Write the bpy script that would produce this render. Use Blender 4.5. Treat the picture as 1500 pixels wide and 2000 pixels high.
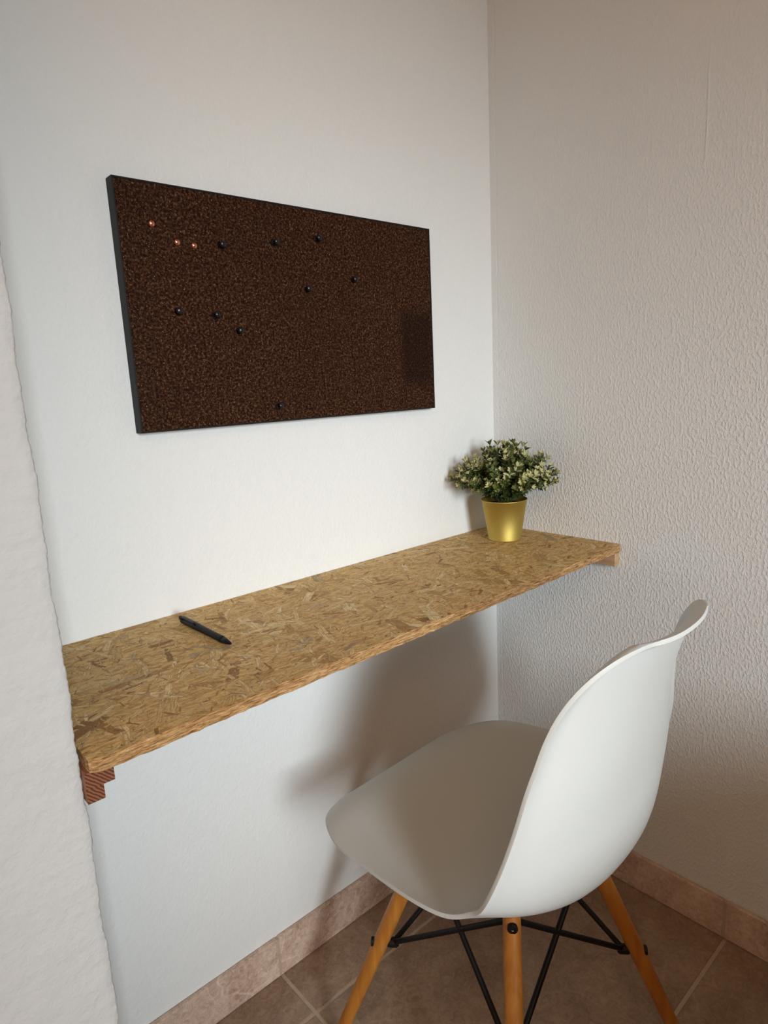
import bpy, math, random
import numpy as np
from mathutils import Vector, Matrix

for o in list(bpy.data.objects):
    bpy.data.objects.remove(o, do_unlink=True)
scene = bpy.context.scene
COL = scene.collection
random.seed(7)

# ------------------------------------------------------------------ camera
CAM = Vector((-1.18071, -0.94188, 1.08451))
RIGHT = Vector((0.741464, -0.66925, -0.048327))
UP = Vector((0.164446, 0.111418, 0.980073))
FWD = Vector((0.650529, 0.734636, -0.192668))
cam_data = bpy.data.cameras.new('camera')
cam = bpy.data.objects.new('camera', cam_data)
COL.objects.link(cam)
cam.matrix_world = Matrix(((RIGHT.x, UP.x, -FWD.x, CAM.x), (RIGHT.y, UP.y, -FWD.y, CAM.y),
                           (RIGHT.z, UP.z, -FWD.z, CAM.z), (0, 0, 0, 1)))
cam_data.sensor_fit = 'VERTICAL'
cam_data.sensor_height = 32.0
cam_data.lens = 1267.76 / 2000.0 * 32.0
cam_data.clip_start = 0.02
scene.camera = cam

# ------------------------------------------------------------------ light
world = bpy.data.worlds.new('world')
scene.world = world
world.use_nodes = True
world.node_tree.nodes['Background'].inputs[0].default_value = (0.75, 0.87, 1.0, 1)
world.node_tree.nodes['Background'].inputs[1].default_value = 0.6

WIN = dict(x0=-1.92, x1=-1.20, z0=0.90, z1=1.90, y=-3.2)      # the daylight window behind the viewer
ld = bpy.data.lights.new('window_daylight', 'AREA')
ld.shape = 'RECTANGLE'
ld.size = WIN['x1'] - WIN['x0']
ld.size_y = WIN['z1'] - WIN['z0']
ld.energy = 9.2
ld.spread = math.radians(44)
ld.color = (0.84, 0.945, 1.0)
lo = bpy.data.objects.new('window_daylight', ld)
COL.objects.link(lo)
lo.location = ((WIN['x0'] + WIN['x1']) / 2, WIN['y'] - 0.14, (WIN['z0'] + WIN['z1']) / 2)
lo.rotation_euler = (Vector((-0.31, 0.0, 0.64)) - lo.location).to_track_quat('-Z', 'Y').to_euler()

scene.view_settings.view_transform = 'Standard'
scene.view_settings.look = 'None'
scene.view_settings.gamma = 1.0
scene.view_settings.use_curve_mapping = False
scene.view_settings.exposure = 0.0


# ------------------------------------------------------------------ helpers
class MB:
    def __init__(self):
        self.v, self.f, self.m = [], [], []

    def add(self, verts, faces, mat=0):
        b = len(self.v)
        self.v += [tuple(x) for x in verts]
        self.f += [tuple(i + b for i in f) for f in faces]
        self.m += [mat] * len(faces)
        return self

    def box(self, x0, x1, y0, y1, z0, z1, mat=0):
        v = [(x0, y0, z0), (x1, y0, z0), (x1, y1, z0), (x0, y1, z0), (x0, y0, z1), (x1, y0, z1), (x1, y1, z1), (x0, y1, z1)]
        return self.add(v, [(0, 3, 2, 1), (4, 5, 6, 7), (0, 1, 5, 4), (1, 2, 6, 5), (2, 3, 7, 6), (3, 0, 4, 7)], mat)

    def tube(self, pts, radii, n=16, caps=True, mat=0):
        pts = [Vector(q) for q in pts]
        if not hasattr(radii, '__len__'):
            radii = [radii] * len(pts)
        verts, faces = [], []
        d0 = (pts[1] - pts[0]).normalized()
        a = d0.orthogonal().normalized()
        for i, q in enumerate(pts):
            d = (pts[min(i + 1, len(pts) - 1)] - pts[max(i - 1, 0)]).normalized()
            a = (a - d * a.dot(d)).normalized()
            b = d.cross(a)
            for k in range(n):
                t = 2 * math.pi * k / n
                verts.append(q + (a * math.cos(t) + b * math.sin(t)) * radii[i])
        for i in range(len(pts) - 1):
            for k in range(n):
                faces.append((i * n + k, i * n + (k + 1) % n, (i + 1) * n + (k + 1) % n, (i + 1) * n + k))
        if caps:
            faces.append(tuple(reversed(range(n))))
            faces.append(tuple((len(pts) - 1) * n + k for k in range(n)))
        return self.add(verts, faces, mat)

    def lathe(self, prof, n=48, mat=0, axis=None, origin=(0, 0, 0)):
        # prof: (r, h) pairs; axis: direction of h
        ax = Vector(axis or (0, 0, 1)).normalized()
        if axis is None:
            a, b = Vector((1, 0, 0)), Vector((0, 1, 0))
        else:
            a = ax.orthogonal().normalized()
            b = ax.cross(a)
        o = Vector(origin)
        verts, faces = [], []
        for r, h in prof:
            for k in range(n):
                t = 2 * math.pi * k / n
                verts.append(o + ax * h + (a * math.cos(t) + b * math.sin(t)) * max(r, 1e-5))
        for i in range(len(prof) - 1):
            for k in range(n):
                faces.append((i * n + k, i * n + (k + 1) % n, (i + 1) * n + (k + 1) % n, (i + 1) * n + k))
        faces.append(tuple(reversed(range(n))))
        faces.append(tuple((len(prof) - 1) * n + k for k in range(n)))
        return self.add(verts, faces, mat)

    def mesh(self, name, mats, smooth=False):
        me = bpy.data.meshes.new(name)
        me.from_pydata(self.v, [], self.f)
        for m in (mats if isinstance(mats, (list, tuple)) else [mats]):
            me.materials.append(m)
        me.polygons.foreach_set('material_index', self.m)
        if smooth:
            me.polygons.foreach_set('use_smooth', [True] * len(me.polygons))
        me.update()
        return me

    def build(self, name, mats, parent=None, smooth=False, bevel=0.0, segs=2, auto=False):
        o = bpy.data.objects.new(name, self.mesh(name, mats, smooth))
        COL.objects.link(o)
        if parent is not None:
            o.parent = parent
        if bevel:
            b = o.modifiers.new('bevel', 'BEVEL')
            b.width = bevel
            b.segments = segs
            b.limit_method = 'ANGLE'
            b.angle_limit = math.radians(40)
        if auto:
            smooth_by_angle(o)
        return o


def smooth_by_angle(o, deg=35):
    me = o.data
    me.polygons.foreach_set('use_smooth', [True] * len(me.polygons))
    me.set_sharp_from_angle(angle=math.radians(deg))


def tag(o, label, cat, group=None):
    o['label'] = label
    o['category'] = cat
    if group:
        o['group'] = group
    return o


def struct(o, label=None):
    o['kind'] = 'structure'
    if label:
        o['label'] = label
    return o


def empty(name, loc, rz=0.0):
    o = bpy.data.objects.new(name, None)
    COL.objects.link(o)
    o.location = loc
    o.rotation_euler = (0, 0, rz)
    o.empty_display_size = 0.05
    return o


# ------------------------------------------------------------------ materials
class NT:
    def __init__(self, name):
        self.mat = bpy.data.materials.new(name)
        self.mat.use_nodes = True
        self.t = self.mat.node_tree
        self.b = self.t.nodes['Principled BSDF']
        self._co = None

    def n(self, kind, **kw):
        x = self.t.nodes.new(kind)
        for k, v in kw.items():
            setattr(x, k, v)
        return x

    def l(self, a, b):
        self.t.links.new(a, b)

    def co(self):
        if self._co is None:
            self._co = self.n('ShaderNodeTexCoord').outputs['Object']
        return self._co

    def put(self, sock, val):
        if hasattr(val, 'is_output') or isinstance(val, bpy.types.NodeSocket):
            self.l(val, sock)
        else:
            sock.default_value = val

    def math(self, op, a, b=0.0, c=0.0, clamp=False):
        x = self.n('ShaderNodeMath', operation=op)
        x.use_clamp = clamp
        for i, v in enumerate((a, b, c)):
            self.put(x.inputs[i], v)
        return x.outputs[0]

    def vmath(self, op, a, b=None, c=None):
        x = self.n('ShaderNodeVectorMath', operation=op)
        for i, v in enumerate((a, b, c)):
            if v is not None:
                self.put(x.inputs[i], v)
        return x.outputs[0]

    def scale(self, vec, s):
        return self.vmath('MULTIPLY', vec, s)

    def noise(self, vec, scale=5.0, detail=2.0, rough=0.5, dist=0.0):
        x = self.n('ShaderNodeTexNoise')
        self.put(x.inputs['Vector'], vec)
        x.inputs['Scale'].default_value = scale
        x.inputs['Detail'].default_value = detail
        x.inputs['Roughness'].default_value = rough
        x.inputs['Distortion'].default_value = dist
        return x

    def ramp(self, fac, stops, interp='LINEAR'):
        x = self.n('ShaderNodeValToRGB')
        x.color_ramp.interpolation = interp
        els = x.color_ramp.elements
        while len(els) < len(stops):
            els.new(0.5)
        for e, (p, c) in zip(els, stops):
            e.position = p
            e.color = (c[0], c[1], c[2], 1) if hasattr(c, '__len__') else (c, c, c, 1)
        self.put(x.inputs[0], fac)
        return x.outputs[0]

    def mix(self, fac, a, b, mode='MIX'):
        x = self.n('ShaderNodeMix', data_type='RGBA', blend_type=mode)
        self.put(x.inputs[0], fac)
        for s, v in ((x.inputs[6], a), (x.inputs[7], b)):
            if isinstance(v, (tuple, list)):
                v = (v[0], v[1], v[2], 1)
            self.put(s, v)
        return x.outputs[2]

    def rng(self, v, a, b, c=0.0, d=1.0, smooth=False):
        x = self.n('ShaderNodeMapRange')
        x.clamp = True
        if smooth:
            x.interpolation_type = 'SMOOTHSTEP'
        self.put(x.inputs[0], v)
        for i, k in enumerate((a, b, c, d)):
            self.put(x.inputs[i + 1], k)
        return x.outputs[0]

    def bump(self, h, strength=0.5, dist=0.002):
        x = self.n('ShaderNodeBump')
        x.inputs['Strength'].default_value = strength
        x.inputs['Distance'].default_value = dist
        self.put(x.inputs['Height'], h)
        self.l(x.outputs[0], self.b.inputs['Normal'])
        return x

    def base(self, c):
        if isinstance(c, (tuple, list)):
            c = (c[0], c[1], c[2], 1)
        self.put(self.b.inputs['Base Color'], c)
        return self

    def set(self, rough=None, metal=None, spec=None):
        if rough is not None:
            self.put(self.b.inputs['Roughness'], rough)
        if metal is not None:
            self.b.inputs['Metallic'].default_value = metal
        if spec is not None:
            self.b.inputs['Specular IOR Level'].default_value = spec
        return self


def simple(name, col, rough=0.5, metal=0.0, spec=0.5, grain=0.06, gscale=60):
    m = NT(name)
    n = m.noise(m.co(), gscale, 3)
    dk = tuple(c * (1 - grain) for c in col)
    lt = tuple(min(1, c * (1 + grain)) for c in col)
    m.base(m.mix(n.outputs[0], dk, lt)).set(rough, metal, spec)
    return m.mat


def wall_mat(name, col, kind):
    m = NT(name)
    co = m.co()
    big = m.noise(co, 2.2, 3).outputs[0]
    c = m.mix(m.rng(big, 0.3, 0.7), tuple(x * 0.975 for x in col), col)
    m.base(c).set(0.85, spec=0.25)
    sep = m.n('ShaderNodeSeparateXYZ')
    m.l(co, sep.inputs[0])
    if kind == 'fine':          # rolled paint on smooth plaster
        a = m.noise(m.scale(co, (1, 1, 0.8)), 160, 3, 0.55).outputs[0]
        b = m.noise(co, 45, 2).outputs[0]
        h = m.math('ADD', m.math('MULTIPLY', a, 0.5), m.math('MULTIPLY', b, 0.5))
        m.bump(h, 0.8, 0.003)
    elif kind == 'right':       # embossed paper, vertical dabs
        a = m.noise(m.scale(co, (1, 1.0, 0.62)), 215, 2, 0.5, 0.1).outputs[0]
        a = m.rng(a, 0.42, 0.68, 0, 1, True)
        b = m.noise(co, 320, 2).outputs[0]
        z = sep.outputs[2]
        amt = m.rng(m.math('ADD', z, m.math('MULTIPLY', sep.outputs[1], 0.45)), 1.35, 0.75, 0.3, 1.0)
        h = m.math('ADD', m.math('MULTIPLY', m.math('MULTIPLY', a, amt), 0.9), m.math('MULTIPLY', b, 0.18))
        # a raised paper seam and a filled line beside the corner
        y = sep.outputs[1]
        wob = m.math('MULTIPLY', m.math('SUBTRACT', m.noise(co, 9, 2).outputs[0], 0.5), 0.008)
        yy = m.math('ADD', y, wob)
        seam = m.rng(m.math('ABSOLUTE', m.math('ADD', yy, 0.447)), 0.0, 0.0028, 1, 0, True)
        zm = m.math('MULTIPLY', m.rng(z, 1.38, 1.44), m.rng(z, 1.62, 1.52))
        h = m.math('ADD', h, m.math('MULTIPLY', m.math('MULTIPLY', seam, zm), 0.7))
        line = m.rng(m.math('ABSOLUTE', m.math('ADD', yy, 0.016)), 0.0, 0.003, 1, 0, True)
        h = m.math('SUBTRACT', h, m.math('MULTIPLY', line, 0.5))
        m.bump(h, 0.5, 0.0015)
    else:                       # rough hand plaster
        a = m.noise(co, 28, 4, 0.6).outputs[0]
        b = m.noise(co, 130, 3).outputs[0]
        h = m.math('ADD', m.math('MULTIPLY', a, 0.9), m.math('MULTIPLY', b, 0.35))
        m.bump(h, 0.7, 0.0045)
    return m.mat


def osb_mat(name):
    m = NT(name)
    co = m.co()
    warp = m.noise(co, 75, 3)
    wv = m.vmath('MULTIPLY', m.vmath('SUBTRACT', warp.outputs['Color'], (0.5, 0.5, 0.5)), (0.006, 0.006, 0.0))
    cw = m.vmath('ADD', co, wv)
    g0 = m.noise(m.scale(co, (1.0, 3.0, 1.0)), 55, 5, 0.65, 0.6).outputs[0]
    col = m.ramp(g0, [(0.28, (0.22, 0.10, 0.025)), (0.42, (0.50, 0.30, 0.10)), (0.58, (0.68, 0.45, 0.18)), (0.8, (0.80, 0.58, 0.27))])
    layers = [(13, 0.26, 0.44, 0.85), (24, 0.20, 0.46, 0.9), (10, 0.30, 0.40, 0.75), (34, 0.20, 0.46, 0.85), (17, 0.16, 0.47, 0.9),
              (50, 0.18, 0.46, 0.8), (21, 0.24, 0.45, 0.7), (9, 0.27, 0.36, 0.35), (38, 0.13, 0.48, 0.75), (70, 0.16, 0.47, 0.6)]
    for i, (sc, asp, ln, dens) in enumerate(layers):
        c = m.vmath('MULTIPLY_ADD', cw, (sc, sc, 0.0), (i * 3.713 + 1.1, i * 7.31 + 2.7, 0.0))
        v = m.n('ShaderNodeTexVoronoi', voronoi_dimensions='2D')
        v.inputs['Scale'].default_value = 1.0
        v.inputs['Randomness'].default_value = 0.75
        m.l(c, v.inputs['Vector'])
        d = m.vmath('SUBTRACT', c, v.outputs['Position'])
        rgb = m.n('ShaderNodeSeparateColor')
        m.l(v.outputs['Color'], rgb.inputs[0])
        r, g, b = rgb.outputs
        rot = m.n('ShaderNodeVectorRotate', rotation_type='Z_AXIS')
        m.l(d, rot.inputs['Vector'])
        m.l(m.math('MULTIPLY', r, 6.2832), rot.inputs['Angle'])
        s = m.n('ShaderNodeSeparateXYZ')
        m.l(rot.outputs[0], s.inputs[0])
        ax = m.math('ABSOLUTE', s.outputs[0])
        ay = m.math('ABSOLUTE', s.outputs[1])
        half = m.math('MULTIPLY_ADD', g, ln * 0.45, ln * 0.62)
        halfw = m.math('MULTIPLY', half, asp)
        m1 = m.rng(m.math('SUBTRACT', half, ax), 0.0, 0.002 * sc, 0, 1)
        m2 = m.rng(m.math('SUBTRACT', halfw, ay), 0.0, 0.0007 * sc, 0, 1)
        keep = m.math('LESS_THAN', m.math('FRACT', m.math('MULTIPLY', g, 7.7)), dens)
        mask = m.math('MULTIPLY', m.math('MULTIPLY', m1, m2), keep)
        gv = m.vmath('MULTIPLY_ADD', rot.outputs[0], (45.0 / sc, 620.0 / sc, 0.0), m.vmath('MULTIPLY', v.outputs['Color'], (40, 40, 0)))
        gr = m.noise(gv, 1.0, 3, 0.6).outputs[0]
        tone = m.ramp(b, [(0.0, (0.22, 0.10, 0.026)), (0.10, (0.43, 0.235, 0.07)), (0.30, (0.66, 0.43, 0.165)), (0.66, (0.80, 0.57, 0.26)),
                          (0.94, (0.90, 0.71, 0.39)), (1.0, (0.33, 0.25, 0.155))])
        tone = m.mix(m.rng(gr, 0.38, 0.58), m.mix(0.55, tone, (0.15, 0.065, 0.016)), tone)
        # a dark line where one strand lies over the next
        edge = m.rng(m.math('SUBTRACT', halfw, ay), 0.0, 0.0016 * sc, 0.6, 0.0)
        tone = m.mix(edge, tone, (0.15, 0.07, 0.02))
        col = m.mix(m.math('MULTIPLY', mask, 0.92), col, tone)
    # fibrous shreds in two crossing directions, then pits
    for ang, seed in ((0.5, 2.2), (-0.7, 9.1), (1.7, 5.4)):
        rt = m.n('ShaderNodeVectorRotate', rotation_type='Z_AXIS')
        rt.inputs['Angle'].default_value = ang
        m.l(m.vmath('ADD', cw, (seed, seed * 1.7, 0.0)), rt.inputs['Vector'])
        fb_ = m.noise(m.scale(rt.outputs[0], (70, 420, 1)), 1.0, 3, 0.6, 0.7).outputs[0]
        col = m.mix(m.rng(fb_, 0.62, 0.70, 0, 0.5), col, (0.17, 0.08, 0.022))
        col = m.mix(m.rng(fb_, 0.36, 0.28, 0, 0.5), col, (0.86, 0.68, 0.38))
    pits = m.noise(m.scale(co, (1, 2.2, 1)), 95, 3, 0.6, 0.8).outputs[0]
    col = m.mix(m.rng(pits, 0.62, 0.70, 0, 0.85), col, (0.075, 0.034, 0.009))
    m.base(col).set(0.6, spec=0.2)
    m.bump(m.math('ADD', pits, g0), 0.25, 0.0008)
    return m.mat


def osb_edge_mat(name):
    m = NT(name)
    co = m.co()
    n1 = m.noise(m.scale(co, (60, 200, 520)), 1.0, 4, 0.6, 0.5).outputs[0]
    n2 = m.noise(m.scale(co, (200, 600, 900)), 1.0, 3).outputs[0]
    c = m.ramp(n1, [(0.3, (0.13, 0.055, 0.015)), (0.44, (0.38, 0.20, 0.075)), (0.6, (0.60, 0.36, 0.16)), (0.75, (0.75, 0.52, 0.28))])
    c = m.mix(m.rng(n2, 0.6, 0.72, 0, 0.7), c, (0.10, 0.045, 0.012))
    m.base(c).set(0.75, spec=0.2)
    m.bump(m.math('ADD', n1, n2), 0.9, 0.002)
    return m.mat


def tile_mat(name, a, b, c, seed, rough=0.4):
    m = NT(name)
    co = m.vmath('ADD', m.n('ShaderNodeNewGeometry').outputs['Position'], (seed, seed * 0.7, 0))
    w = m.noise(co, 7, 5, 0.6, 1.2).outputs[0]
    f = m.noise(co, 75, 6, 0.7, 1.4).outputs[0]
    col = m.ramp(m.math('ADD', m.math('MULTIPLY', w, 0.45), m.math('MULTIPLY', f, 0.55)), [(0.36, a), (0.5, b), (0.64, c)])
    # thin pale veins
    v = m.n('ShaderNodeTexVoronoi', feature='DISTANCE_TO_EDGE')
    v.inputs['Scale'].default_value = 9
    m.l(m.vmath('ADD', co, m.vmath('MULTIPLY', m.noise(co, 6, 3).outputs['Color'], (0.12, 0.12, 0.12))), v.inputs['Vector'])
    vein = m.math('MULTIPLY', m.rng(v.outputs['Distance'], 0.0, 0.02, 1, 0), m.rng(m.noise(co, 4, 2).outputs[0], 0.5, 0.62))
    col = m.mix(m.math('MULTIPLY', vein, 0.35), col, tuple(min(1, x * 1.35) for x in c))
    m.base(col).set(rough, spec=0.45)
    m.bump(f, 0.12, 0.001)
    return m.mat


def wood_mat(name, a, b, axis='Z', rough=0.4, sc=1.0):
    m = NT(name)
    s = {'Z': (70, 70, 4), 'Y': (70, 4, 70), 'X': (4, 70, 70)}[axis]
    n = m.noise(m.scale(m.co(), tuple(x * sc for x in s)), 1.0, 4, 0.55, 0.6).outputs[0]
    m.base(m.ramp(n, [(0.3, a), (0.7, b)])).set(rough, spec=0.4)
    return m.mat


def endgrain_mat(name, a, b):
    m = NT(name)
    w = m.n('ShaderNodeTexWave', wave_type='BANDS', bands_direction='DIAGONAL')
    w.inputs['Scale'].default_value = 150
    w.inputs['Distortion'].default_value = 2.0
    w.inputs['Detail'].default_value = 2
    m.l(m.co(), w.inputs['Vector'])
    m.base(m.ramp(w.outputs[1], [(0.1, a), (0.8, b)])).set(0.7, spec=0.2)
    return m.mat


def cork_mat(name, patch):
    m = NT(name)
    co = m.co()
    g1 = m.noise(co, 270, 2, 0.6)
    g2 = m.noise(m.vmath('ADD', co, (3.1, 1.7, 5.3)), 520, 1, 0.5).outputs[0]
    s = m.n('ShaderNodeSeparateColor')
    m.l(g1.outputs['Color'], s.inputs[0])
    col = m.ramp(g1.outputs[0], [(0.32, (0.007, 0.0016, 0.0006)), (0.48, (0.030, 0.0095, 0.0033)), (0.60, (0.066, 0.027, 0.012)), (0.72, (0.14, 0.075, 0.038))])
    col = m.mix(m.rng(g2, 0.66, 0.74, 0, 0.8), col, (0.32, 0.215, 0.13))
    n = m.noise(co, 5, 3).outputs[0]
    col = m.mix(m.rng(n, 0.3, 0.7), m.mix(0.25, col, (0.012, 0.005, 0.003)), col)
    x0, x1, z0, z1 = patch            # a darker rectangle with soft edges
    p = m.n('ShaderNodeSeparateXYZ')
    m.l(co, p.inputs[0])
    e = 0.012
    mk = m.math('MULTIPLY', m.math('MULTIPLY', m.rng(p.outputs[0], x0 - e, x0 + e), m.rng(p.outputs[0], x1 + e, x1 - e)),
                m.math('MULTIPLY', m.rng(p.outputs[2], z0 - e, z0 + e), m.rng(p.outputs[2], z1 + e, z1 - e)))
    col = m.mix(m.math('MULTIPLY', mk, 0.62), col, (0.008, 0.003, 0.002))
    m.base(col).set(0.6, spec=0.06)
    m.bump(s.outputs[1], 0.5, 0.001)
    return m.mat


WHITE = (0.785, 0.778, 0.757)
M = {}
M['wall_fine'] = wall_mat('white_painted_plaster', WHITE, 'fine')
M['wall_right'] = wall_mat('white_embossed_wallpaper', (0.765, 0.762, 0.745), 'right')
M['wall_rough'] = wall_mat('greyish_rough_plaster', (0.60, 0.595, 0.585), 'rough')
M['wall_warm'] = wall_mat('warm_cream_plaster', (0.66, 0.48, 0.31), 'fine')
M['ceiling'] = wall_mat('ceiling_paint', (0.70, 0.58, 0.45), 'fine')
M['osb'] = osb_mat('pressed_strand_board')
M['osb_edge'] = osb_edge_mat('strand_board_sawn_edge')
M['tile'] = tile_mat('brown_stone_tile', (0.20, 0.125, 0.078), (0.30, 0.20, 0.135), (0.40, 0.285, 0.20), 0.0, 0.38)
M['skirt_tile'] = tile_mat('pinkish_stone_tile', (0.36, 0.23, 0.165), (0.57, 0.41, 0.32), (0.74, 0.58, 0.47), 4.3, 0.45)
M['grout'] = simple('sandy_grout', (0.46, 0.36, 0.27), 0.9, spec=0.1, grain=0.15)
M['plastic'] = simple('white_moulded_plastic', (0.63, 0.63, 0.605), 0.36, spec=0.4, grain=0.01)
M['beech'] = wood_mat('oiled_beech', (0.37, 0.125, 0.016), (0.54, 0.225, 0.038), 'Z', 0.45)
M['black_steel'] = simple('black_lacquered_steel', (0.006, 0.0055, 0.0055), 0.5, spec=0.25)
M['frame'] = simple('charcoal_frame', (0.013, 0.014, 0.0145), 0.55, spec=0.2)
M['cork'] = cork_mat('dark_cork', (-0.298, -0.215, 1.082, 1.218))
M['pin_black'] = simple('black_pin_plastic', (0.008, 0.008, 0.009), 0.25)
M['copper'] = simple('polished_copper', (0.80, 0.36, 0.24), 0.22, 1.0)
M['steel'] = simple('bright_steel', (0.6, 0.6, 0.6), 0.3, 1.0)
M['gold'] = simple('brushed_brass_paint', (0.54, 0.41, 0.11), 0.6, 1.0, grain=0.04, gscale=200)
M['soil'] = simple('dark_soil', (0.018, 0.012, 0.008), 0.95, spec=0.1, grain=0.5)
M['leaf_dark'] = simple('dark_green_leaf', (0.042, 0.062, 0.012), 0.5, grain=0.35, gscale=90)
M['leaf_mid'] = simple('olive_green_leaf', (0.115, 0.135, 0.028), 0.5, grain=0.3, gscale=90)
M['leaf_pale'] = simple('cream_green_leaf', (0.46, 0.44, 0.20), 0.55, grain=0.2, gscale=90)
M['stem'] = simple('green_stem', (0.06, 0.075, 0.025), 0.6)
M['pen'] = simple('black_pen_plastic', (0.005, 0.005, 0.006), 0.5, spec=0.2)
M['pine'] = wood_mat('pale_pine', (0.42, 0.24, 0.12), (0.60, 0.38, 0.22), 'Y', 0.6)
M['red_wood'] = wood_mat('reddish_wood', (0.20, 0.075, 0.032), (0.34, 0.15, 0.075), 'Y', 0.6)
M['red_end'] = endgrain_mat('reddish_end_grain', (0.10, 0.028, 0.012), (0.26, 0.11, 0.055))
M['bed_cloth'] = simple('brown_wool_blanket', (0.26, 0.15, 0.085), 0.95, spec=0.1, grain=0.2, gscale=200)
M['bed_wood'] = wood_mat('walnut_bed_wood', (0.12, 0.055, 0.025), (0.22, 0.11, 0.05), 'Y', 0.5)
M['window_frame'] = simple('white_window_paint', (0.75, 0.74, 0.70), 0.5)

# ------------------------------------------------------------------ the room
L = 1.032          # niche width; left reveal stands at x = -L
DE = 0.319         # niche depth
XL, YB, ZC = -2.9, -3.2, 2.5
T = 0.14

struct(MB().box(0, T, YB - T, T, -0.05, ZC).build('wall_right', M['wall_right']), 'white embossed wallpapered wall on the right')
struct(MB().box(XL - T, 0, 0, T, -0.05, ZC).build('wall_back', M['wall_fine']), 'smooth white wall behind the shelf desk')
struct(MB().box(XL - T, XL, YB - T, 0, -0.05, ZC).build('wall_far_left', M['wall_warm']), 'cream wall at the far left side')
b = MB()
b.box(XL, WIN['x0'], YB - T, YB, -0.05, ZC)
b.box(WIN['x1'], 0, YB - T, YB, -0.05, ZC)
b.box(WIN['x0'], WIN['x1'], YB - T, YB, -0.05, WIN['z0'])
b.box(WIN['x0'], WIN['x1'], YB - T, YB, WIN['z1'], ZC)
struct(b.build('wall_behind', M['wall_warm']), 'cream wall with the window opening')
struct(MB().box(XL - T, T, YB - T, T, ZC, ZC + 0.1).build('ceiling', M['ceiling']), 'plain pale ceiling')

w = struct(empty('window_1', ((WIN['x0'] + WIN['x1']) / 2, YB, WIN['z0'])), 'white framed window lighting the room')
wx = (WIN['x1'] - WIN['x0']) / 2
wz = WIN['z1'] - WIN['z0']
fr = MB()
fr.box(-wx, -wx + 0.03, -0.06, 0.0, 0, wz).box(wx - 0.03, wx, -0.06, 0.0, 0, wz)
fr.box(-wx + 0.03, wx - 0.03, -0.06, 0.0, 0, 0.03).box(-wx + 0.03, wx - 0.03, -0.06, 0.0, wz - 0.03, wz)
fr.build('window_frame', M['window_frame'], w)
MB().box(-wx - 0.04, wx + 0.04, 0.001, 0.06, -0.035, -0.005).build('window_sill', M['window_frame'], w, bevel=0.004)

# left pier: rough plaster with a hand-worn arris
def fbm(z, s):
    return (math.sin(z * 37 + s) * 0.4 + math.sin(z * 91 + 1.7 * s) * 0.3 + math.sin(z * 213 + 2.9 * s) * 0.2 + math.sin(z * 487 + 4.1 * s) * 0.16 + math.sin(z * 913 + 3.3 * s) * 0.12)
sec = [(XL + 0.001, -DE), (-2.0, -DE), (-1.3, -DE), (-L - 0.05, -DE), (-L - 0.010, -DE), (-L - 0.0022, -DE + 0.0003),
       (-L - 0.0004, -DE + 0.0016), (-L, -DE + 0.008), (-L, -DE + 0.05), (-L, -DE + 0.16), (-L, -0.001)]
wt = [0, 0, 0, 0.2, 0.7, 1, 1, 0.7, 0.2, 0, 0]
NZ = 900
pv, pf = [], []
for j in range(NZ + 1):
    z = -0.03 + (ZC + 0.03) * j / NZ
    for k, (x, y) in enumerate(sec):
        a = wt[k]
        pv.append((x + a * 0.0024 * fbm(z, 1 + k * 0.15) * 0.8, y + a * 0.0015 * fbm(z, 5 + k * 0.2), z))
K = len(sec)
for j in range(NZ):
    for k in range(K - 1):
        pf.append((j * K + k, j * K + k + 1, (j + 1) * K + k + 1, (j + 1) * K + k))
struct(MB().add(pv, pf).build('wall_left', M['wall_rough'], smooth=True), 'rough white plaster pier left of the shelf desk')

# floor: grout bed with single stone tiles
floor = struct(MB().box(XL, 0, YB, 0, -0.05, -0.0014).build('floor', M['grout']), 'brown stone tiled floor')
TX, TY, G = 0.668, 0.437, 0.005
tile_cache = {}
def tile(x0, x1, y0, y1):
    key = (round(x1 - x0, 4), round(y1 - y0, 4))
    if key not in tile_cache:
        a, c = key[0] / 2, key[1] / 2
        e = 0.0022
        v = [(-a, -c, -0.006), (a, -c, -0.006), (a, c, -0.006), (-a, c, -0.006), (-a, -c, -e), (a, -c, -e), (a, c, -e), (-a, c, -e),
             (-a + e, -c + e, 0), (a - e, -c + e, 0), (a - e, c - e, 0), (-a + e, c - e, 0)]
        f = [(0, 1, 5, 4), (1, 2, 6, 5), (2, 3, 7, 6), (3, 0, 4, 7), (4, 5, 9, 8), (5, 6, 10, 9), (6, 7, 11, 10), (7, 4, 8, 11), (8, 9, 10, 11)]
        tile_cache[key] = MB().add(v, f).mesh('floor_tile', M['tile'])
    o = bpy.data.objects.new('floor_tile', tile_cache[key])
    COL.objects.link(o)
    o.parent = floor
    o.location = ((x0 + x1) / 2, (y0 + y1) / 2, 0)
xs = [0.0]
while xs[-1] > XL:
    xs.append(max(XL, xs[-1] - TX))
ys = [0.0, -0.116]
while ys[-1] > YB:
    ys.append(max(YB, ys[-1] - TY))
for i in range(len(xs) - 1):
    for j in range(len(ys) - 1):
        if xs[i] < -L - 0.05 and ys[j] > -DE - 0.01 and ys[j + 1] > -DE:
            continue
        tile(xs[i + 1] + G / 2, xs[i] - (G / 2 if i else 0), ys[j + 1] + G / 2, ys[j] - (G / 2 if j else 0))

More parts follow.
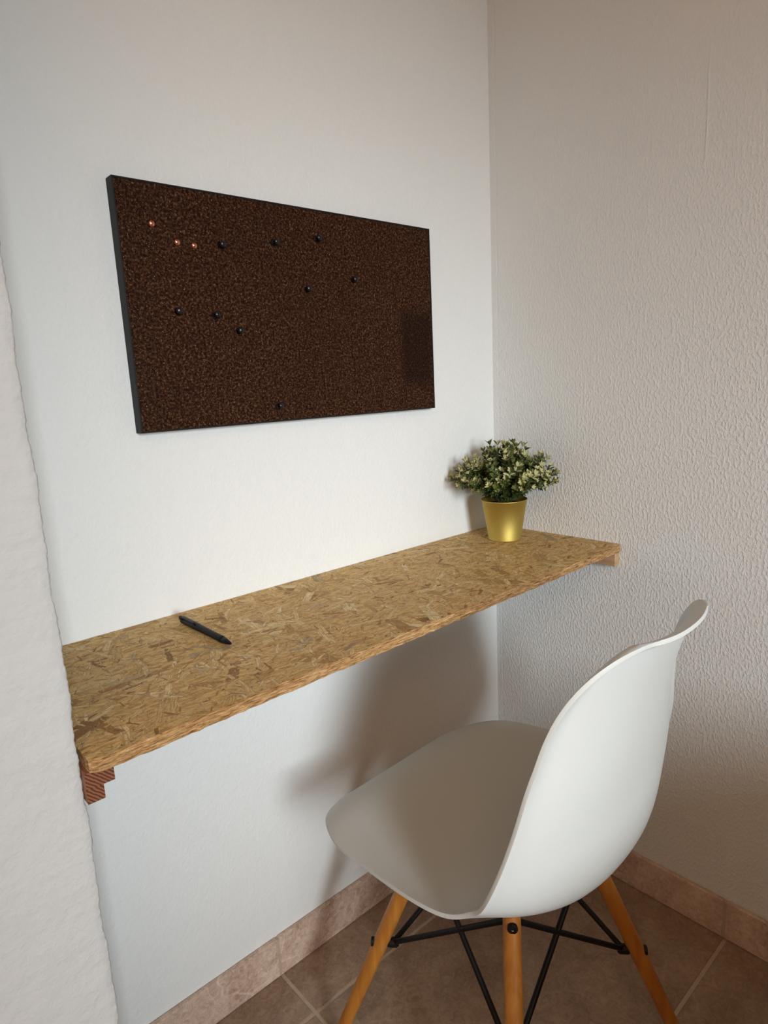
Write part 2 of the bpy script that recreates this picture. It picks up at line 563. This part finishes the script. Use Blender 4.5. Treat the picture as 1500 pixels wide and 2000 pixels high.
# tiled skirtings
HB, TB = 0.081, 0.010
sk_b = struct(MB().box(-L + 0.001, -TB, -TB + 0.0012, -0.0005, 0.0005, HB - 0.002).build('baseboard_back', M['grout']), 'stone tile skirting under the shelf desk')
for x0, x1 in ((-L + 0.002, -0.6735), (-0.6685, -TB - 0.001)):
    MB().box(x0, x1, -TB, -0.001, 0.001, HB).build('skirting_tile', M['skirt_tile'], sk_b, bevel=0.0012)
sk_r = struct(MB().box(-TB + 0.0012, -0.0005, -3.0, -0.0005, 0.0005, HB - 0.002).build('baseboard_right', M['grout']), 'stone tile skirting along the right wall')
ye = [-0.001, -0.549, -0.549 - 0.60, -0.549 - 1.2, -0.549 - 1.8, -3.0]
for i in range(len(ye) - 1):
    MB().box(-TB, -0.001, ye[i + 1] + 0.0028, ye[i] - (0.0028 if i else 0), 0.001, HB).build('skirting_tile', M['skirt_tile'], sk_r, bevel=0.0012)

# ------------------------------------------------------------------ shelf desk
ZS, TH = 0.75, 0.0145
DR, DL = 0.318, 0.3365
shelf = empty('wall_shelf_desk', (0, 0, ZS))
tag(shelf, 'long pressed strand board shelf desk fixed between white walls', 'desk')
nseg = 130
rnd = random.Random(3)
sv, sf, sm = [], [], []
for i in range(nseg + 1):
    t = i / nseg
    x = -0.0005 - (L - 0.0045) * t
    yf = -(DR + (DL - DR) * t)
    if t < 0.01:
        yf += 0.004 * (1 - t / 0.01)
    if t > 0.985:
        yf += 0.006 * ((t - 0.985) / 0.015) ** 2
    j1, j2 = rnd.uniform(-1, 1) * 0.0007, rnd.uniform(-1, 1) * 0.0012
    sv += [(x, -0.0005, 0), (x, yf + 0.0018 + j1, 0), (x, yf + j1 * 0.5, -0.0016), (x, yf + j2, -TH + 0.001), (x, yf + 0.0015 + j2, -TH), (x, -0.0005, -TH)]
for i in range(nseg):
    for k in range(6):
        a, c = i * 6 + k, i * 6 + (k + 1) % 6
        sf.append((a, a + 6, c + 6, c))
        sm.append(1 if k in (1, 2, 3) else 0)
sf += [tuple(range(6)), tuple(reversed([nseg * 6 + k for k in range(6)]))]
sm += [1, 1]
mb = MB()
mb.v, mb.f, mb.m = sv, sf, sm
mb.build('board', [M['osb'], M['osb_edge']], shelf)

def rail(name, x0, x1, y0, y1, z0, z1, side, end, parent):
    m_ = MB()
    v = [(x0, y0, z0), (x1, y0, z0), (x1, y1, z0), (x0, y1, z0), (x0, y0, z1), (x1, y0, z1), (x1, y1, z1), (x0, y1, z1)]
    m_.add(v, [(0, 3, 2, 1), (4, 5, 6, 7), (1, 2, 6, 5), (3, 0, 4, 7)], 0)
    m_.add(v, [(0, 1, 5, 4), (2, 3, 7, 6)], 1)
    return m_.build(name, [side, end], parent, bevel=0.0008)

lr = empty('support_rail', (-L, 0, ZS - TH))
tag(lr, 'stepped reddish wooden rail under the left end of the shelf', 'shelf support')
rail('upper_strip', 0.0, 0.027, -0.327, -0.001, -0.0175, -0.0003, M['red_wood'], M['red_end'], lr)
rail('lower_strip', 0.0, 0.0165, -0.325, -0.001, -0.0335, -0.0177, M['red_wood'], M['red_end'], lr)
rr = rail('support_rail', -0.018, -0.0005, -0.312, -0.001, ZS - TH - 0.029, ZS - TH - 0.0003, M['pine'], M['pine'], None)
tag(rr, 'pale pine rail under the right end of the shelf', 'shelf support')

# ------------------------------------------------------------------ pin board
BX0, BX1, BZ0, BZ1, BT = -0.8172, -0.2118, 1.0325, 1.3742, 0.0201
board = empty('cork_pin_board', ((BX0 + BX1) / 2, 0, BZ0))
tag(board, 'dark brown cork pin board with thin charcoal frame on white wall', 'pin board')
ox = (BX0 + BX1) / 2
hw, hh = (BX1 - BX0) / 2, BZ1 - BZ0
FW = 0.0024
fb = MB()
fb.box(-hw, -hw + FW, -BT, -0.0005, 0, hh).box(hw - FW, hw, -BT, -0.0005, 0, hh)
fb.box(-hw + FW, hw - FW, -BT, -0.0005, 0, FW).box(-hw + FW, hw - FW, -BT, -0.0005, hh - FW, hh)
fb.build('frame', M['frame'], board, bevel=0.0006)
ck = MB().box(-hw + FW, hw - FW, -BT + 0.0012, -0.001, FW, hh - FW)
cko = ck.build('cork_panel', M['cork'], board)
# the panel mesh keeps room coordinates for its pattern
for v in cko.data.vertices:
    v.co.x += ox
    v.co.z += BZ0
cko.location = (-ox, 0, -BZ0)

pins = [
    ('copper', -0.768, 1.319, 'copper pin nearest the upper left corner of the cork board'),
    ('copper', -0.733, 1.298, 'middle copper pin of the three on the cork board'),
    ('copper', -0.707, 1.296, 'copper pin beside the first black pin of the top row'),
    ('black', -0.665, 1.301, 'leftmost black pin of the top row on the cork board'),
    ('black', -0.571, 1.314, 'middle black pin of the top row on the cork board'),
    ('black', -0.486, 1.328, 'rightmost black pin of the top row on the cork board'),
    ('black', -0.410, 1.267, 'black pin farthest right on the cork board, below the top row'),
    ('black', -0.511, 1.246, 'black pin near the centre of the cork board'),
    ('black', -0.743, 1.203, 'leftmost black pin of the lower left trio on the cork board'),
    ('black', -0.685, 1.198, 'middle black pin of the lower left trio on the cork board'),
    ('black', -0.646, 1.177, 'lowest black pin of the lower left trio on the cork board'),
    ('black', -0.586, 1.057, 'single black pin near the bottom edge of the cork board'),
]
ys0 = -BT + 0.0012
for kind, x, z, lab in pins:
    if kind == 'copper':
        prof = [(0.0048, 0.0), (0.0050, 0.0008), (0.0042, 0.0022), (0.0024, 0.0032), (0.0004, 0.0036)]
        o = MB().lathe(prof, 20, axis=(0, -1, 0)).build('thumbtack', M['copper'], smooth=True)
        o.location = (x, ys0, z)
        tag(o, lab, 'pin', 'copper thumbtacks on the cork board')
    else:
        o = empty('push_pin', (x, ys0, z))
        tag(o, lab, 'pin', 'black push pins on the cork board')
        tilt = Vector((random.uniform(-0.2, 0.3), -1, random.uniform(-0.1, 0.2)))
        prof = [(0.0048, 0.0), (0.0050, 0.001), (0.0030, 0.0025), (0.0026, 0.007), (0.0044, 0.0095), (0.0052, 0.0105), (0.0050, 0.0125), (0.002, 0.0135)]
        MB().lathe(prof, 20, axis=tilt).build('pin_head', M['pin_black'], o, smooth=True)

# ------------------------------------------------------------------ pen
pen = empty('ballpoint_pen', (-0.800, -0.0495, ZS + 0.0056), math.radians(0.8))
tag(pen, 'black click ballpoint pen lying on the strand board shelf', 'pen')
MB().lathe([(0.0050, 0.0), (0.0055, 0.0008), (0.0055, 0.045), (0.0051, 0.055), (0.0048, 0.09), (0.0050, 0.115), (0.0046, 0.121)], 24, axis=(0, -1, 0)).build('barrel', M['pen'], pen, smooth=True)
MB().lathe([(0.0047, 0.121), (0.0036, 0.129), (0.0021, 0.137), (0.0009, 0.1405)], 24, axis=(0, -1, 0)).build('tip_cone', M['pen'], pen, smooth=True)
MB().lathe([(0.0036, -0.0022), (0.0042, -0.0016), (0.0042, 0.001)], 20, axis=(0, -1, 0)).build('push_button', M['pen'], pen, smooth=True)
cl = MB()
cl.box(-0.0062, -0.0022, -0.006, 0.0012, 0.0022, 0.0072).box(-0.0062, -0.0024, -0.044, -0.006, 0.0056, 0.0072).box(-0.0060, -0.0026, -0.044, -0.040, 0.0040, 0.0058)
cl.build('clip', M['pen'], pen, bevel=0.0006)

# ------------------------------------------------------------------ potted plant
plant = empty('potted_plant', (-0.098, -0.103, ZS))
tag(plant, 'small bushy green plant in a gold metal pot on the shelf', 'potted plant')
pr = [(0.0325, 0.0012), (0.0340, 0.0), (0.0352, 0.0010), (0.0352, 0.0022), (0.0342, 0.0032), (0.0470, 0.0835), (0.0482, 0.0842), (0.0484, 0.0858),
      (0.0474, 0.0868), (0.0460, 0.0860), (0.0448, 0.0780), (0.0440, 0.0700)]
pot = MB().lathe(pr, 64).build('pot', M['gold'], plant, smooth=True)
MB().lathe([(0.0439, 0.066), (0.0439, 0.0745), (0.02, 0.077), (0.0005, 0.0775)], 40).build('soil', M['soil'], plant, smooth=True)

def leaf(mb_, base, direction, length, width, up, mat):
    d = direction.normalized()
    s = d.cross(up)
    if s.length < 1e-4:
        s = d.orthogonal()
    s.normalize()
    n = s.cross(d)
    q = []
    for t, w_, h in ((0.0, 0.12, 0.0), (0.35, 0.85, 0.05), (0.65, 1.0, 0.08), (0.9, 0.6, 0.05), (1.0, 0.05, 0.0)):
        c = base + d * (length * t)
        q += [c - s * (width * 0.5 * w_) + n * (length * h), c - n * (length * 0.02), c + s * (width * 0.5 * w_) + n * (length * h)]
    f = []
    for i in range(4):
        a = i * 3
        f += [(a, a + 1, a + 4, a + 3), (a + 1, a + 2, a + 5, a + 4)]
    mb_.add(q, f, mat)

def make_sprig(seed, length, pale):
    r = random.Random(seed)
    mb_ = MB()
    pts = [Vector((0, 0, 0))]
    bend = Vector((r.uniform(-1, 1), r.uniform(-1, 1), 0)) * 0.022
    n = 7
    for i in range(1, n + 1):
        t = i / n
        pts.append(Vector((bend.x * t * t * length / 0.1 * 1.0, bend.y * t * t * length / 0.1, length * t)))
    mb_.tube(pts, [0.0011 - 0.0006 * i / n for i in range(n + 1)], 5, True, 0)

    def along(t):
        f = t * n
        i = min(int(f), n - 1)
        return pts[i].lerp(pts[i + 1], f - i)
    def whorls(get, axis, t0, count, size, tipmat):
        for k in range(count):
            t = t0 + (1 - t0) * k / max(1, count - 1)
            c = get(t)
            rot = r.uniform(0, 6.28)
            m_ = 4 if k < count - 1 else 6
            for j in range(m_):
                a = rot + j * 6.2832 / m_ + r.uniform(-0.3, 0.3)
                lift = (0.55 if k < count - 1 else 0.95) + r.uniform(-0.2, 0.3)
                side = axis.orthogonal().normalized()
                side2 = axis.cross(side)
                d = (side * math.cos(a) + side2 * math.sin(a)) + axis * lift
                ln = size * r.uniform(0.75, 1.15) * (1.0 if k < count - 1 else 0.85)
                top = t > 0.82
                mat = tipmat if (top and r.random() < 0.8) else (1 if r.random() < 0.72 else 2)
                leaf(mb_, c, d, ln, ln * r.uniform(0.38, 0.5), axis, mat)
    zax = Vector((0, 0, 1))
    whorls(along, zax, 0.16, 9, 0.0145, 3 if pale else 2)
    for s in range(3):
        t = r.uniform(0.45, 0.8)
        c0 = along(t)
        a = r.uniform(0, 6.28)
        d = Vector((math.cos(a), math.sin(a), 1.1)).normalized()
        ln = r.uniform(0.022, 0.036)
        mb_.tube([c0, c0 + d * ln], [0.0008, 0.0005], 4, False, 0)
        whorls(lambda u, c0=c0, d=d, ln=ln: c0 + d * (ln * u), d, 0.4, 3, 0.0125, 3 if r.random() < (0.6 if pale else 0.2) else 2)
    return mb_.mesh('sprig', [M['stem'], M['leaf_dark'], M['leaf_mid'], M['leaf_pale']])

sprigs = [make_sprig(11 + i, 0.1, i % 4 != 3) for i in range(8)]
r = random.Random(5)
NSP = 88
for i in range(NSP):
    f = (i + 0.5) / NSP
    ang = i * 2.39996 + r.uniform(-0.2, 0.2)
    tilt = math.radians(64) * (f ** 0.6)
    rad = 0.027 * math.sqrt(f)
    o = bpy.data.objects.new('sprig', sprigs[r.randrange(8)])
    COL.objects.link(o)
    o.parent = plant
    o.location = (math.cos(ang) * rad, math.sin(ang) * rad, 0.074 + 0.022 * f)
    ln = (1.24 - 0.50 * f) * r.uniform(0.80, 1.06)
    # keep the outer sprigs clear of the two walls
    reach_x = rad * math.cos(ang) + math.sin(tilt) * math.cos(ang) * 0.1 * ln
    reach_y = rad * math.sin(ang) + math.sin(tilt) * math.sin(ang) * 0.1 * ln
    over = max(reach_x, reach_y)
    if over > 0.066:
        ln *= 0.066 / over
    o.rotation_euler = (0, tilt, ang)
    o.scale = (1, 1, ln)
    o.rotation_mode = 'XYZ'
    s_ = 0.92
    o.scale = (s_ * min(1, ln + 0.1), s_ * min(1, ln + 0.1), ln)

# ------------------------------------------------------------------ chair
Q = [0.2189, 0.4242, 0.1861, 0.4372, 0.1149, 0.4423, 0.0203, 0.4363, -0.0749, 0.4277, -0.1484, 0.4271, -0.1944, 0.4545, -0.205, 0.5213,
     -0.2151, 0.6169, -0.2344, 0.7227, -0.2614, 0.8042]
SK = np.array([0.0, 0.0374, 0.124, 0.2435, 0.3631, 0.456, 0.5345, 0.6318, 0.7537, 0.8891, 1.0])
WK = np.array([0, .2, .4, .52, .64, .8, 1.0])
WW = np.array([0.219, 0.2278, 0.2363, 0.2319, 0.2304, 0.1908, 0.1783])
LL = np.array([-0.0001, 0.02, 0.0567, 0.0797, 0.0513, 0.0502, 0.0737])
R0, R1, F0, F1 = 0.1624, 0.2389, 0.5012, 0.3853

def spl(xk, yk, x):
    n = len(xk)
    h = np.diff(xk)
    A = np.eye(n)
    bb = np.zeros(n)
    for i in range(1, n - 1):
        A[i, i - 1] = h[i - 1]
        A[i, i] = 2 * (h[i - 1] + h[i])
        A[i, i + 1] = h[i]
        bb[i] = 6 * ((yk[i + 1] - yk[i]) / h[i] - (yk[i] - yk[i - 1]) / h[i - 1])
    mm = np.linalg.solve(A, bb)
    i = np.clip(np.searchsorted(xk, x) - 1, 0, n - 2)
    t = x - xk[i]
    hh_ = h[i]
    return yk[i] + t * ((yk[i + 1] - yk[i]) / hh_ - hh_ * (2 * mm[i] + mm[i + 1]) / 6) + mm[i] / 2 * t * t + (mm[i + 1] - mm[i]) / (6 * hh_) * t ** 3

def shell_grid(ns, nu):
    S = 0.5 - 0.5 * np.cos(np.linspace(0, 1, ns) * np.pi)
    S = 0.55 * S + 0.45 * np.linspace(0, 1, ns)
    S = np.concatenate([[0, 0.0006, 0.002, 0.0045], S[1:-1], [1 - 0.0045, 1 - 0.002, 1 - 0.0006, 1]])
    S = np.unique(np.round(S, 5))
    U = np.sin(np.linspace(-1, 1, nu) * np.pi / 2) * 0.5 + np.linspace(-1, 1, nu) * 0.5
    prf = np.array(Q).reshape(11, 2)
    Y, Z = spl(SK, prf[:, 0], S), spl(SK, prf[:, 1], S)
    w_, l_ = spl(WK, WW, S), spl(WK, LL, S)
    wn = np.maximum(w_, 0.05)[:, None]
    a = np.clip(1 - S / R0, 0, 1)
    c = np.clip(1 - (1 - S) / R1, 0, 1)
    w_ = w_ * (F0 + (1 - F0) * np.sqrt(np.maximum(1 - a * a, 0))) * (F1 + (1 - F1) * np.sqrt(np.maximum(1 - c * c, 0)))
    dY, dZ = np.gradient(Y, S), np.gradient(Z, S)
    su = np.linspace(0, 1, 61)
    ang = np.interp(su, S, np.arctan2(dZ, -dY))
    ker = np.exp(-0.5 * ((S[:, None] - su[None]) / 0.11) ** 2)
    ang = (ker / ker.sum(1, keepdims=True)) @ ang
    X = w_[:, None] * U[None]
    lift = l_[:, None] * np.abs(X / wn) ** 2.3
    rim = np.maximum(np.maximum(np.abs(U)[None] * np.ones_like(X), 1 - S[:, None] / 0.05), 1 - (1 - S[:, None]) / 0.12)
    amp = 0.004 + 0.009 * np.clip((S - 0.62) / 0.2, 0, 1)[:, None] ** 2
    lift = lift - amp * np.clip((rim - 0.82) / 0.18, 0, 1) ** 2          # the rim rolls outwards, most at the top
    return np.stack([X, Y[:, None] + np.sin(ang)[:, None] * lift, Z[:, None] + np.cos(ang)[:, None] * lift], -1)

chair = empty('shell_chair', (-0.4854, -0.3798, 0), 0.0487)
tag(chair, 'white plastic shell chair with beech dowel legs facing the shelf desk', 'chair')
G_ = shell_grid(84, 49)
ns, nu, _ = G_.shape
cv = [tuple(x) for x in G_.reshape(-1, 3)]
cf = [(i * nu + k, i * nu + k + 1, (i + 1) * nu + k + 1, (i + 1) * nu + k) for i in range(ns - 1) for k in range(nu - 1)]
sh = MB().add(cv, cf).build('seat_shell', M['plastic'], chair, smooth=True)
so = sh.modifiers.new('solid', 'SOLIDIFY')
so.thickness = 0.0048
so.offset = 0.0
bv = sh.modifiers.new('bevel', 'BEVEL')
bv.width = 0.0017
bv.segments = 3
bv.limit_method = 'ANGLE'
bv.angle_limit = math.radians(60)

V = [0.209, 0.196, 0.083, 0.083, -0.0142, 0.361, 0.206, 0.0022, -0.105, 0.020]
def leg0(sx, sy, z, k=0.0):
    t = z / 0.40
    a = 0.7071 * k
    x = sx * (V[0] + (V[2] - V[0]) * t) - sx * a
    y = sy * (V[1] + (V[3] - V[1]) * t) - sy * a
    c, s = math.cos(V[8]), math.sin(V[8])
    return Vector((V[7] + c * x - s * y, V[4] + s * x + c * y, z))
corners = [(-1, 1), (-1, -1), (1, -1), (1, 1)]
zu, zl = V[5], V[6]
for sx, sy in corners:
    zs_ = [0.004, 0.03, 0.12, 0.22, 0.32, 0.385, 0.406]
    rs_ = [0.0098, 0.0104, 0.0114, 0.0124, 0.0126, 0.0120, 0.0110]
    lg = MB().tube([leg0(sx, sy, z) for z in zs_], rs_, 28).build('leg', M['beech'], chair, auto=True)
    d = Vector((sx, sy, 0)).normalized()
    c, s = math.cos(V[8]), math.sin(V[8])
    d = Vector((c * d.x - s * d.y, s * d.x + c * d.y, 0))
    MB().lathe([(0.0092, 0), (0.0098, 0.001), (0.0098, 0.0045), (0.009, 0.0052)], 20, origin=leg0(sx, sy, 0) + Vector((0, 0, 0.0))).build('foot_glide', M['black_steel'], lg, smooth=False)
    for zb in (zu + 0.012, zl):
        c0 = leg0(sx, sy, zb)
        MB().lathe([(0.0068, 0.009), (0.0072, 0.0145), (0.0064, 0.0155), (0.0036, 0.0157), (0.0030, 0.0140)], 20, axis=d, origin=c0).build('bolt', M['black_steel'], lg, smooth=False)
    # steel seat mounts and the ferrule that takes the rods
    MB().lathe([(0.006, 0.010), (0.0075, 0.014), (0.0075, 0.026), (0.005, 0.029)], 18, axis=-d, origin=leg0(sx, sy, zl)).build('rod_ferrule', M['black_steel'], chair, smooth=False)
    top = leg0(sx, sy, 0.402)
    MB().tube([leg0(sx, sy, 0.385, 0.016), leg0(sx, sy, 0.414, 0.016)], 0.008, 16).build('seat_mount', M['black_steel'], chair)
RODR = 0.0042
for i in range(4):
    a, c = corners[i], corners[(i + 1) % 4]
    for p_, q_ in ((a, c), (c, a)):
        MB().tube([leg0(*p_, zu, V[9]), leg0(*q_, zl, V[9])], RODR, 12).build('brace_rod', M['black_steel'], chair, auto=True)

# ------------------------------------------------------------------ bed shape behind the viewer, added unseen to shade floor and right wall
bed = empty('added_shade_bed', (-0.44, -2.05, 0))
tag(bed, 'low brown bed shape added unseen behind the viewer for shade', 'bed')
MB().box(-0.40, 0.40, -0.95, 0.95, 0.16, 0.30).build('bed_frame', M['bed_wood'], bed, bevel=0.01)
for sx in (-0.36, 0.36):
    for sy in (-0.9, 0.9):
        MB().box(sx - 0.03, sx + 0.03, sy - 0.03, sy + 0.03, 0.0, 0.16).build('leg', M['bed_wood'], bed, bevel=0.004)
MB().box(-0.40, 0.40, -0.93, 0.90, 0.302, 0.52).build('mattress', M['bed_cloth'], bed, bevel=0.04, segs=4)
MB().box(-0.41, 0.41, 0.905, 0.945, 0.302, 0.62).build('footboard', M['bed_wood'], bed, bevel=0.008)

# ------------------------------------------------------------------ floor uplighter behind the viewer (added unseen, for warm fill off the ceiling)
fl = empty('added_fill_lamp', (-2.35, -2.2, 0))
tag(fl, 'tall black floor uplighter added unseen behind the viewer for warm fill', 'added fill lamp')
MB().lathe([(0.14, 0.0), (0.145, 0.005), (0.145, 0.018), (0.13, 0.025), (0.012, 0.03)], 40).build('base', M['black_steel'], fl, smooth=False)
MB().tube([(0, 0, 0.028), (0, 0, 1.70)], 0.011, 16).build('pole', M['black_steel'], fl, auto=True)
MB().lathe([(0.02, 1.70), (0.06, 1.72), (0.14, 1.80), (0.16, 1.84), (0.157, 1.84), (0.135, 1.805), (0.055, 1.73), (0.01, 1.722)], 40).build('bowl', M['black_steel'], fl, smooth=True)
ul = bpy.data.lights.new('fill_uplight', 'AREA')
ul.shape = 'DISK'
ul.size = 0.2
ul.energy = 36.0
ul.color = (1.0, 0.82, 0.61)
uo = bpy.data.objects.new('fill_uplight', ul)
COL.objects.link(uo)
uo.parent = fl
uo.location = (0, 0, 1.80)
uo.rotation_euler = (math.pi, 0, 0)
